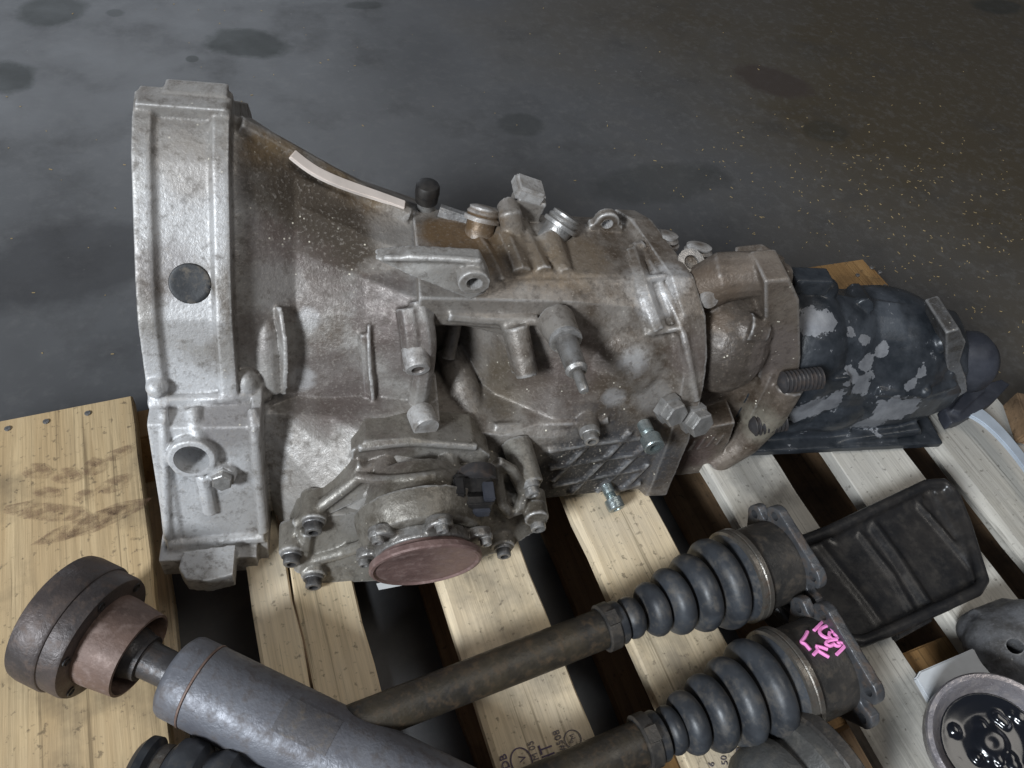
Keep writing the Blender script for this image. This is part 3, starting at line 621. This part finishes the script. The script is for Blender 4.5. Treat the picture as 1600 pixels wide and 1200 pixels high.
# ------------------------------------------------------------------ centre housing behind the case
def ub(a): return .0437*a+.0025          # deck level seen from the gearbox frame
def sect(a,half,cs): return sec(a,half,cs)
C1=[(.16,.03),(.09,.032),(.072,.06),(.078,.10),(.085,.14),(.10,.18),(.125,.21),(.16,.226),(.19,.23)]
C2=[(.16,.033),(.10,.035),(.085,.06),(.088,.10),(.094,.14),(.108,.175),(.13,.205),(.16,.221),(.19,.225)]
C3=[(.16,.034),(.105,.035),(.092,.06),(.094,.10),(.10,.14),(.112,.175),(.135,.205),(.165,.221),(.19,.224)]
cen=MB(); cen.loft([sec(.475,off(C1,-.006,(.19,.12)),.19),sec(.52,off(C2,-.012,(.19,.12)),.19),sec(.57,off(C3,-.010,(.19,.12)),.19),sec(.60,C3,.19)])
cen.loft([sec(.588,off(C3,.004,(.19,.12)),.19),sec(.592,off(C3,.010,(.19,.12)),.19),sec(.605,off(C3,.010,(.19,.12)),.19)])
ceb=cen.bvh()
p=gS(1132,565,.085); cen.ball(p+Vector((.012,.045,-.012)),(.050,.060,.058),24)
p=gS(1200,600,.085)
def slab(mb,pts,sv,d,k=0): mb.prism([gS(x,y,sv) for x,y in pts],(0,d,k))
slab(cen,[(1195,440),(1235,436),(1250,470),(1252,560),(1248,592),(1205,612),(1185,590),(1196,540)],.098,.04)
cen.tube([gS(1085,455,.14),gS(1130,432,.135),gS(1180,428,.13),gS(1225,440,.125)],[.022,.024,.022,.016],16)
cen.ball(gS(1165,520,.105),(.026,.022,.024),18); cen.tube([gS(1165,512,.10),gS(1198,520,.095)],[.016,.010],12)
rib(cen,ceb,[(1110,440),(1160,415),(1215,425),(1240,455)],.007); 
cen.tube([gS(1232,600,.09),gS(1205,650,.082),(gS(1165,690,.078)),gS(1115,722,.076)],[.017,.016,.016,.015],12)
cen.tube([gS(1150,405,.19),gS(1185,400,.185),gS(1215,420,.17)],.013,10)
slab(cen,[(1015,690),(1110,668),(1150,660),(1140,690),(1105,738),(1020,748)],.072,.05)
rb=MB(); slab(rb,[(1015,690),(1110,668),(1150,660),(1140,690),(1105,738),(1020,748)],.072,.05); rbb=rb.bvh()
for k in range(7):
    x=1028+k*15; rib(cen,rbb,[(x,712-k*3),(x+12,696-k*3)],.0022)
MAB=aluminium('cast_aluminium_oily_brown',*MAB0,.5,1.0,.25,.45,.5,[(gS(1130,560,.08),.06,(.075,.062,.052),.9),(gS(1105,480,.1),.04,(.125,.082,.048),.8),(gS(1150,450,.1),.05,(.125,.098,.078),.6),(gS(1210,560,.09),.045,(.18,.15,.135),.8),(gS(1190,660,.08),.03,(.22,.20,.16),.8),(gS(1060,715,.07),.05,(.085,.055,.05),.85)])
ocen=cast('centre_housing',cen,MAB,gear,.0016,5)
B_BRN=bolt_mesh('bolt_brown',[(-.006,.0105),(.001,.0105),(.003,.0095),(.0032,.001)],18,0,MAB)
for x,y,sv,sc in ((1108,468,.116,.85),(1203,440,.112,.6)): bolt(B_BRN,gS(x,y,sv),(0,-1,.3),ocen,sc)
m=MB(); pw=gS(1078,412,.155); m.lathe(pw,(0,-.45,.9),[(-.012,.010),(.002,.0140),(.0035,.0140),(.004,.0075),(.002,.0065),(.0015,.001)],22); m.build('washer',MST,ocen)

# ------------------------------------------------------------------ black painted tail
def tsec(a,top,front,w=1.0,cs=.21):
    b=ub(a)+.004; hgt=top-b; q=[(.16,b),(front+.03,b),(front+.006,b+.02),(front,b+hgt*.30),(front+.004,b+hgt*.52),(front+.017,b+hgt*.72),(front+.040,b+hgt*.90),(front+.064,b+hgt*.98),(front+.085,top)]
    return [Vector((a,s,u)) for s,u in q+back(q,.09)]
tail=MB()
tail.loft([tsec(.585,.193,.096),tsec(.62,.201,.088),tsec(.67,.203,.085),tsec(.705,.195,.087),tsec(.728,.189,.091),tsec(.76,.189,.087),tsec(.80,.183,.088),tsec(.84,.171,.096),tsec(.875,.155,.110),tsec(.905,.132,.128)])
tail.ball((.652,.168,.120),(.062,.082,.087),36); tail.ball((.775,.170,.108),(.092,.080,.079),36)
tb=tail.bvh()
slab(tail,[(1142,716),(1140,708),(1180,700),(1300,692),(1440,672),(1442,680)],.082,.06)
slab(tail,[(1150,712),(1175,688),(1215,640),(1250,600),(1330,590),(1330,690),(1250,702)],.092,.05)
tail.box((.725,.20,ub(.72)+.008),(.28,.25,.010),Matrix.Rotation(-.04,3,'Y'))
p,n=hit(tb,1310,655); tail.ball(p-n*.030,(.055,.038,.034),24)
rib(tail,tb,[(1370,610),(1440,618),(1490,600)],.006); rib(tail,tb,[(1200,695),(1290,688),(1430,662)],.005)
rib(tail,tb,[(1322,438),(1335,458),(1348,482)],.010,.003)
for x,y,r in ((1290,452,.013),(1262,447,.013),(1444,612,.008),(1470,535,.012)):
    try: p,n=hit(tb,x,y); tail.ball(p,r)
    except RuntimeError: pass
tail.box(gS(1262,440,.13),(.04,.02,.02))
tb3=tail.bvh()
MBP=black_paint([(hit(tb3,x,y)[0],r) for x,y,r in ((1390,640,.024),(1365,660,.02),(1420,632,.016),(1345,600,.014),(1330,585,.012),(1270,635,.016),(1250,645,.014),(1305,625,.015),(1268,505,.016),(1290,500,.012),(1380,545,.008),(1350,570,.010),(1440,580,.009),(1425,600,.008),(1330,520,.006),(1350,530,.007))])
otail=cast('tail_housing',tail,MBP,gear,.0016,3); otail['label']='black painted tail housing with chipped paint'
# finned studs between tail and centre housing
def finned(x0,y0,x1,y1,sv,r,n):
    p0,p1=gS(x0,y0,sv),gS(x1,y1,sv); d=(p1-p0).normalized(); L=(p1-p0).length; m=MB(); prof=[(-.004,r*.25),(-.002,r*.6)]
    for k in range(n): t=L*k/n; prof += [(t,r*.8),(t+L/n*.25,r),(t+L/n*.6,r),(t+L/n*.8,r*.8)]
    m.lathe(p0,d,prof,18); m.build('finned_stud',MBS,gear)
finned(1222,598,1284,590,.080,.0115,10); finned(1176,666,1228,657,.077,.0115,9)
# output end
m=MB(); e=gS(1508,565,.16); m.lathe(e-Vector((.05,0,0)),(1,0,0),[(0,.03),(.03,.034),(.045,.038),(.060,.038),(.072,.030),(.078,.018),(.079,.002)],28); m.build('output_cap',MRBR,gear)
m=MB(); pp=[(1478,520),(1500,514),(1510,535),(1500,565),(1510,590),(1512,612),(1490,625),(1470,628),(1482,600),(1478,560)]; m.prism([gS(x,y,.115) for x,y in pp],(.0,.05,0)); cast('end_bracket',m,MAG,gear,.0018,3)
m=MB(); pp=[(1462,648),(1500,618),(1552,604),(1566,612),(1540,640),(1492,668),(1474,673)]; m.prism([gU(x,y,.052) for x,y in pp],(0,0,.016)); m.prism([gU(x,y,.060) for x,y in ((1475,650),(1505,612),(1525,605),(1530,620),(1490,655))],(0,0,.014)); cast('mount_pad',m,MRBR,gear,.002,3)

# ------------------------------------------------------------------ shafts lying on the pallet
def axisobj(p0,p1):
    """local frame: origin at p0, Z along the shaft"""
    d=(p1-p0).normalized(); x=Vector((0,0,1)).cross(d).normalized(); y=d.cross(x); return Matrix.Translation(p0)@Matrix((x,y,d)).transposed().to_4x4()
def lat(m,prof,n=36): return m.lathe((0,0,0),(0,0,1),prof,n,xa=(1,0,0))
# propeller shaft with rusty joint cup
pz=.055; MRD=rusty('brown_black_steel',(.092,.072,.066),(.052,.044,.043),(.12,.085,.068),.5,.3); A0=at(114,973,pz+.002); A1=at(560,1192,pz-.012); PM=axisobj(A0,A1)
prop=empty('propeller_shaft',None,'grey steel propeller shaft with rusty joint cup across the wide board','shaft',mat=PM)
m=MB(); lat(m,[(-0.0138,0.0428),(-0.0155,0.0492),(-0.0138,0.0517),(-0.0086,0.0527),(0.0103,0.0527),(0.0120,0.0517),(0.0125,0.0506),(0.0258,0.0506),(0.0284,0.0495),(0.0292,0.0471),(0.0292,0.0321),(0.0258,0.0285),(-0.0086,0.0257)],56); om=m.build('joint_ring',MRD,prop,smooth=True)
hm=MB().lathe((0,0,0),(0,0,1),[(-.003,.0040),(.0012,.0040),(.0014,.0030),(.0004,.0028),(.0003,.0005)],12).mesh('bolt_hole'); hm.materials.append(MPL)
for k in range(6):
    a=R(15+60*k); h=bpy.data.objects.new('bolt_hole',hm); COL.objects.link(h); h.parent=om; h.location=(math.cos(a)*.0435,math.sin(a)*.0435,.0290)
m=MB(); lat(m,[(0.0241,0.0349),(0.0292,0.0367),(0.0361,0.0367),(0.0619,0.0342),(0.0623,0.0321),(0.0602,0.0317),(0.0387,0.0328),(0.0378,0.0085)],48); m.build('joint_cup',MRC,prop)
m=MB(); lat(m,[(0.0344,0.0214),(0.0516,0.0214),(0.0585,0.0200),(0.0636,0.0186),(0.0688,0.0182),(0.0688,0.0150),(0.0722,0.0146),(0.1161,0.0139),(0.1204,0.0139)],36); m.build('stub_shaft',MBS,prop)
L=(A1-A0).length
m=MB(); lat(m,[(0.0939,0.0162),(0.0956,0.0275),(0.0982,0.0312),(0.1017,0.0328),(0.1180,0.0330),(0.1184,0.0320),(0.1201,0.0318),(0.1206,0.0330),(L+.35,.0330)],56); m.build('tube',MSH,prop)
m=MB(); lat(m,[(0.1183,0.0333),(0.1186,0.0336),(0.1197,0.0336),(0.1201,0.0333)],56); m.build('weld_seam',MRC,prop)
# paper tag mark on the tube: a slightly raised rectangle of old label
m=MB(); secs=[]
for i in range(9):
    a=R(98+i*6)-R(36); c,s_=math.cos(a),math.sin(a); secs.append([Vector((c*.0331,s_*.0331,.19)),Vector((c*.0331,s_*.0331,.235)),Vector((c*.0334,s_*.0334,.235)),Vector((c*.0334,s_*.0334,.19))])
m.loft(secs).build('old_label',rusty('old_label_paint',(.12,.12,.13),(.10,.095,.10),(.16,.13,.10),.5,.3),prop)
# ---- two axle shafts with rubber boots
def boot_profile(lobes,p0):
    out=[]
    for (t,r,hw) in lobes:
        for k in range(9):
            a=math.pi*k/8; out.append((t-hw*math.cos(a), r-(hw*1.30)*(1-math.sin(a)**.8)))
    return out
def axle(name,label,pa,pb,za,zb,tpx,rbar,rmul,flange_rot,barmat,barstart):
    q0=at(*pa,za); q1=at(*pb,zb); Mx=axisobj(q0,q1); o=empty(name,None,label,'axle',None,mat=Mx)
    ax=(q1-q0).normalized()
    def tt(px):         # distance along the axle where a picture column meets it
        best=0;bd=1e9
        for i in range(1200):
            P_=q0+ax*(i*.001-.3); v=P_-EYE; x=800+FPX*v.dot(_rt)/v.dot(_fw); y=600-FPX*v.dot(_up)/v.dot(_fw)
            dd=(x-px[0])**2+(y-px[1])**2
            if dd<bd: bd=dd;best=i*.001-.3
        return best
    ts=[tt(p) for p in tpx]; rs=[.0200,.0262,.0325,.0385,.0455]; rs=[r*rmul for r in rs]
    lob=[]
    for i in range(5):
        hw=((ts[i+1]-ts[i]) if i<4 else (ts[4]-ts[3]))*.5; lob.append((ts[i],rs[i],max(.007,hw*.90)))
    m=MB(); lat(m,[(barstart,rbar*.96),(ts[0]-.045,rbar*1.02),(ts[0]-.02,rbar*1.02)],28); ob=m.build('bar',barmat,o)
    m=MB(); lat(m,[(ts[0]-.030,.0195*rmul),(ts[0]-.012,.0205*rmul),(ts[0]-.010,.0195*rmul)]+boot_profile(lob,0)+[(ts[4]+.018,.0435*rmul),(ts[4]+.03,.0435*rmul)],48); obt=m.build('boot',MRB,o)
    m=MB(); lat(m,[(ts[0]-.030,.0205*rmul),(ts[0]-.029,.0222*rmul),(ts[0]-.019,.0222*rmul),(ts[0]-.018,.0205*rmul)],40); m.box((0.0,.0225*rmul,ts[0]-.024),(.012,.004,.010)); m.build('small_clamp',MCV,obt)
    tc=ts[4]+.021
    m=MB(); lat(m,[(tc-.003,.043*rmul),(tc-.002,.0465*rmul),(tc+.002,.0470*rmul),(tc+.003,.0462*rmul),(tc+.004,.0470*rmul),(tc+.008,.0470*rmul),(tc+.0095,.044*rmul)],56); m.build('large_clamp',MCL,obt)
    # joint housing: round near the boot, three soft lobes towards the flange
    m=MB(); secs=[]; n=60
    for t_,r_,lb in ((tc+.004,.0425,0),(tc+.012,.0425,.0),(tc+.018,.0418,.008),(tc+.054,.0415,.012),(tc+.058,.038,.01)):
        secs.append([Vector((math.cos(2*math.pi*k/n),math.sin(2*math.pi*k/n),0))*(r_*rmul*(1+lb*math.cos(3*(2*math.pi*k/n)-flange_rot)))+Vector((0,0,t_)) for k in range(n)])
    m.loft(secs).build('joint_housing',MCV,o)
    # six-lobed flange with paired bolt ears and bolt holes
    tf=tc+.048; fm=MB(); N=180; pts=[]
    E0=R(19)
    def rad(a):
        sl=min(abs((a-(flange_rot/3+2*math.pi*k/3)+math.pi)%(2*math.pi)-math.pi) for k in range(3)); re_=.0600
        if sl<R(7): r_=.0425+.0175*(sl/R(7))**5
        elif sl<E0+R(9): r_=re_-.004*((sl-E0)/R(12))**2
        else:
            r_=max(.0395,(re_-.002)*math.cos(R(60)-E0-R(9))/math.cos(R(60)-sl)*.98)
        return rmul*r_
    for k in range(N):
        a=2*math.pi*k/N; pts.append(Vector((math.cos(a)*rad(a),math.sin(a)*rad(a),tf)))
    fm.prism(pts,(0,0,.0095)); cutm=MB(); hol=[]
    for k in range(6):
        ce=flange_rot/3+2*math.pi*(k//2)/3+(E0 if k%2 else -E0); c=Vector((math.cos(ce),math.sin(ce),0))*.0505*rmul; cutm.cyl(c+Vector((0,0,tf-.02)),c+Vector((0,0,tf+.03)),.0048*rmul,.0048*rmul,14)
    cast('flange',fm,MFL,o,.0012,2,cutm)
    return o,Mx,tc
ax1,AM1,tc1=axle('axle_shaft','dark axle shaft with ribbed rubber boot and unmarked joint flange between driveshaft and plastic tray',(600,1115),(1170,893),.050,.056,[(982,955),(1015,942),(1048,928),(1082,914),(1116,899)],.0170,.95,R(100),MAX,-.08)
ax2,AM2,tc2=axle('axle_shaft','dark axle shaft with pink handwriting on its joint housing',(900,1205),(1290,1036),.052,.060,[(1052,1151),(1080,1137),(1114,1120),(1150,1102),(1188,1084)],.0176,1.0,R(100),MAX,-.12)
# pink handwriting on the second joint
t=NT('pink_paint_marker'); MPK=t.out((.92,.30,.66),.5)
Mi=AM2.inverted(); e2=Mi@EYE
def onjoint(x,y):
    d=(Mi.to_3x3()@ray(x,y)).normalized(); rr=.0427
    A_=d.x**2+d.y**2; B_=2*(e2.x*d.x+e2.y*d.y); C_=e2.x**2+e2.y**2-rr*rr; D_=B_*B_-4*A_*C_
    k=(-B_-math.sqrt(max(D_,0)))/(2*A_); return e2+d*k
strokes=[[(650,320),(585,385),(520,450)],[(765,368),(690,388),(620,425),(600,480),(640,530),(720,572),(790,562)],[(750,368),(800,430),(815,480)],
 [(765,480),(745,530),(790,585),(870,590),(895,555),(825,500),(870,492),(915,525),(940,562)],[(880,592),(760,605),(695,640),(700,675),(770,695),(840,660)],[(820,655),(870,695),(930,690),(925,655),(880,640),(985,640),(1008,680),(960,740),(870,828)],
 [(418,470),(375,555),(308,640),(375,655),(462,755)],[(540,692),(640,715),(730,745)],[(560,700),(585,755),(510,832)],[(585,765),(670,820),(750,865)]]
for st in strokes:
    m=MB(); pts=[onjoint(1220+x/10,940+y/10) for x,y in seg(st,18)]
    for _ in range(2): pts=[pts[0]]+[(pts[i-1]+pts[i]*2+pts[i+1])/4 for i in range(1,len(pts)-1)]+[pts[-1]]
    m.tube(pts,.0016,6).build('paint_stroke',MPK,ax2)

# ---- black plastic cover
tray_z=.045
def tz(x,y,z=tray_z): return at(x,y,z)
ol=[(1190,868),(1300,826),(1452,754),(1478,752),(1494,770),(1512,815),(1540,905),(1530,920),(1400,980),(1350,1000),(1250,985),(1200,930)]
TC=at(1390,880,0); tray=empty('plastic_cover',(TC.x,TC.y,0),'black plastic ribbed cover lying behind the axle flanges','cover')
def tr(o): o.parent=tray; o.matrix_parent_inverse=Matrix.Translation(-tray.location); return o
m=MB(); m.prism([tz(x,y)-Vector((0,0,.012)) for x,y in ol],(0,0,-.026)); body_t=MB(); body_t.add(m.v,m.f)
rim=[tz(x,y) for x,y in ol]
body_t.tube([p+Vector((0,0,-.004)) for p in rim+[rim[0]]],.0065,8)
tb2=MB().prism([tz(x,y)-Vector((0,0,.012)) for x,y in ol],(0,0,-.026)).bvh()
def wrib(mb,pts,r,lift=0,z=tray_z-.012):
    mb.tube([at(x,y,z)+Vector((0,0,lift)) for x,y in pts],r,8)
wrib(body_t,[(1432,786),(1480,840),(1534,905)],.0035,.001)
wrib(body_t,[(1360,815),(1400,870),(1452,950)],.008,-.003); wrib(body_t,[(1340,830),(1395,900),(1430,965)],.004,-.001)
wrib(body_t,[(1280,850),(1345,930),(1385,985)],.005,-.002); wrib(body_t,[(1300,842),(1360,815),(1440,778)],.006,-.002)
body_t.prism([at(x,y,tray_z-.012) for x,y in ((1455,772),(1480,770),(1500,815),(1528,890),(1520,895))],(0,0,.005))
tr(cast('cover_shell',body_t,MPL,None,.0022,4))
m=MB(); m.prism([at(x,y,.018) for x,y in ((1385,985),(1440,958),(1450,975),(1395,1005))],(0,0,.012)); tr(m.build('clip_tab',MPL,bevel=.002))

# ---- greasy open joint standing on a pale plate, in the corner
plp=[(1426,1062),(1432,1052),(1520,1014),(1532,1012),(1542,1022),(1690,1240),(1560,1300)]
m=MB(); m.prism([at(x,y,.030) for x,y in plp],(0,0,.006)); po=tag(m.build('plate',plain('pale_plastic',(.62,.64,.66),.55),None,bevel=.0012),'pale white plate with rounded corner under the greasy joint','plate')
jc=at(1560,1158,.072); jn=(Vector((-.36,-.02,.93))).normalized()
JM=Matrix.Translation(jc)@jn.to_track_quat('Z','Y').to_matrix().to_4x4()
jo=empty('open_joint',None,'open steel joint cup full of black grease on the pale plate','joint',mat=JM)
m=MB(); lat(m,[(-0.0450,0.0430),(-0.0200,0.0533),(-0.0020,0.0550),(0.0000,0.0537),(0.0005,0.0499),(-0.0040,0.0464),(-0.0120,0.0430),(-0.0180,0.0387),(-0.0200,0.0017)],64); m.build('cup',rusty('cup_steel',(.36,.34,.36),(.27,.245,.25),(.42,.38,.36),.32,.6),jo)
gz=MB(); rr=random.Random(5)
gz.lathe((0,0,-.030),(0,0,1),[(0,.041),(.0150,.0405),(.0135,.034),(.0120,.024),(.0125,.014),(.0150,.010),(.0155,.006),(.015,.001)],40)
for k in range(26):
    a=rr.uniform(0,6.28); r_=rr.uniform(.008,.036); q_=rr.uniform(.0015,.0045); gz.ball((r_*math.cos(a),r_*math.sin(a),-.0175),(q_*1.6,q_*1.2,q_*.8),10)
t=NT('black_grease'); MGR=t.out((.006,.007,.010),.16,0,None,.5)
cast('grease',gz,MGR,jo,.0014,2)
# ---- grey joint boot at the lower edge
q0=at(1215,1260,.04); q1=at(1405,1130,.055); BM=axisobj(q0,q1)
bo=empty('joint_boot',None,'grey greasy joint with boot beside the pink marked axle','joint',mat=BM)
m=MB(); lat(m,[(-.06,.02),(-.03,.03),(-.01,.047),(.008,.051),(.018,.049),(.022,.044),(.026,.046),(.034,.054),(.044,.0555),(.050,.053),(.052,.048),(.056,.047),(.060,.030),(.061,.002)],56); m.build('boot',rusty('grey_boot',(.095,.095,.092),(.07,.068,.064),(.13,.12,.105),.5,.2),bo)
m=MB(); lat(m,[(.044,.0560),(.046,.058),(.056,.058),(.058,.055)],56); m.build('band',MCV,bo)
m=MB(); 
m.lathe(Vector((0,.040,.012)),(0,.8,-.6),[(-.01,.010),(.012,.010),(.0135,.0085),(.014,.004),(.0125,.003),(.0125,.0005)],18); m.build('stud',MCV,bo)
# ---- dark boot at the lower left edge
q0=at(252,1228,.04); q1=at(420,1262,.04); BM=axisobj(q0,q1)
bo=empty('shaft_boot',None,'short dark boot with ribs under the grey propeller shaft','boot',mat=BM)
m=MB(); lat(m,[(-0.0225,0.0160),(-0.0210,0.0272),(-0.0165,0.0320),(-0.0105,0.0320),(-0.0075,0.0272),(0.0000,0.0264),(0.0030,0.0288),(0.0075,0.0344),(0.0165,0.0364),(0.0255,0.0344),(0.0300,0.0288),(0.0345,0.0304),(0.0420,0.0344),(0.0510,0.0344),(0.0600,0.0272),(0.0900,0.0240)],48); m.build('boot',MRB,bo)
m=MB(); lat(m,[(-0.0060,0.0276),(-0.0045,0.0284),(0.0015,0.0284),(0.0023,0.0272)],44); m.build('clamp',MCL,bo)
# ---- grey casting, bent pale sheet and loose block at the right edge
m=MB(); c=at(1585,1015,.03); m.ball(c,(.05,.045,.034),20); m.ball(at(1530,985,.02),(.022,.02,.02),16); m.cyl(at(1525,975,.03),at(1580,965,.03),.014,.02); m.ball(at(1600,985,.04),(.03,.03,.03),16); m.box(at(1610,1030,.012),(.08,.07,.024))
cu=MB(); h=at(1582,1012,.055); cu.cyl(h+Vector((0,0,.03)),h+Vector((0,0,-.012)),.007)
tag(cast('casting',m,MAG,None,.002,4,cu),'small grey aluminium casting behind the pale plate','casting')
m=MB(); secs=[]
for i in range(22):
    t_=i/21; x=1506+150*t_; y=652+180*t_**1.5
    p=at(x,y,.022); nx=Vector((.75,.62,0)).normalized(); secs.append([p,p+nx*.026,p+nx*.026+Vector((0,0,.003)),p+Vector((0,0,.006))])
m.loft(secs); ot=tag(m.build('bent_strip',plain('pale_blue_plastic',(.44,.49,.55),.5),None,bevel=.002),'pale blue curved plastic strip beside the black tail','strip')
p0=at(1585,690,.0); m=MB(); m.box((p0.x+.055,p0.y+.0,.016),(.10,.06,.030),Matrix.Rotation(-.5,3,'Z')); tag(m.build('wood_block',MWB,None,bevel=.002,smooth=False),'brown wood block at the edge of the pallet','block')
# ---- scrap of white paper under the differential
q=[at(588,912,.0014),at(622,905,.0014),at(628,915,.0014),at(592,922,.0014)]; tag(MB().prism(q,(0,0,.0003)).build('paper_scrap',plain('paper',(.75,.75,.74),.8),None,smooth=False),'small scrap of white paper under the rusty output flange','paper')
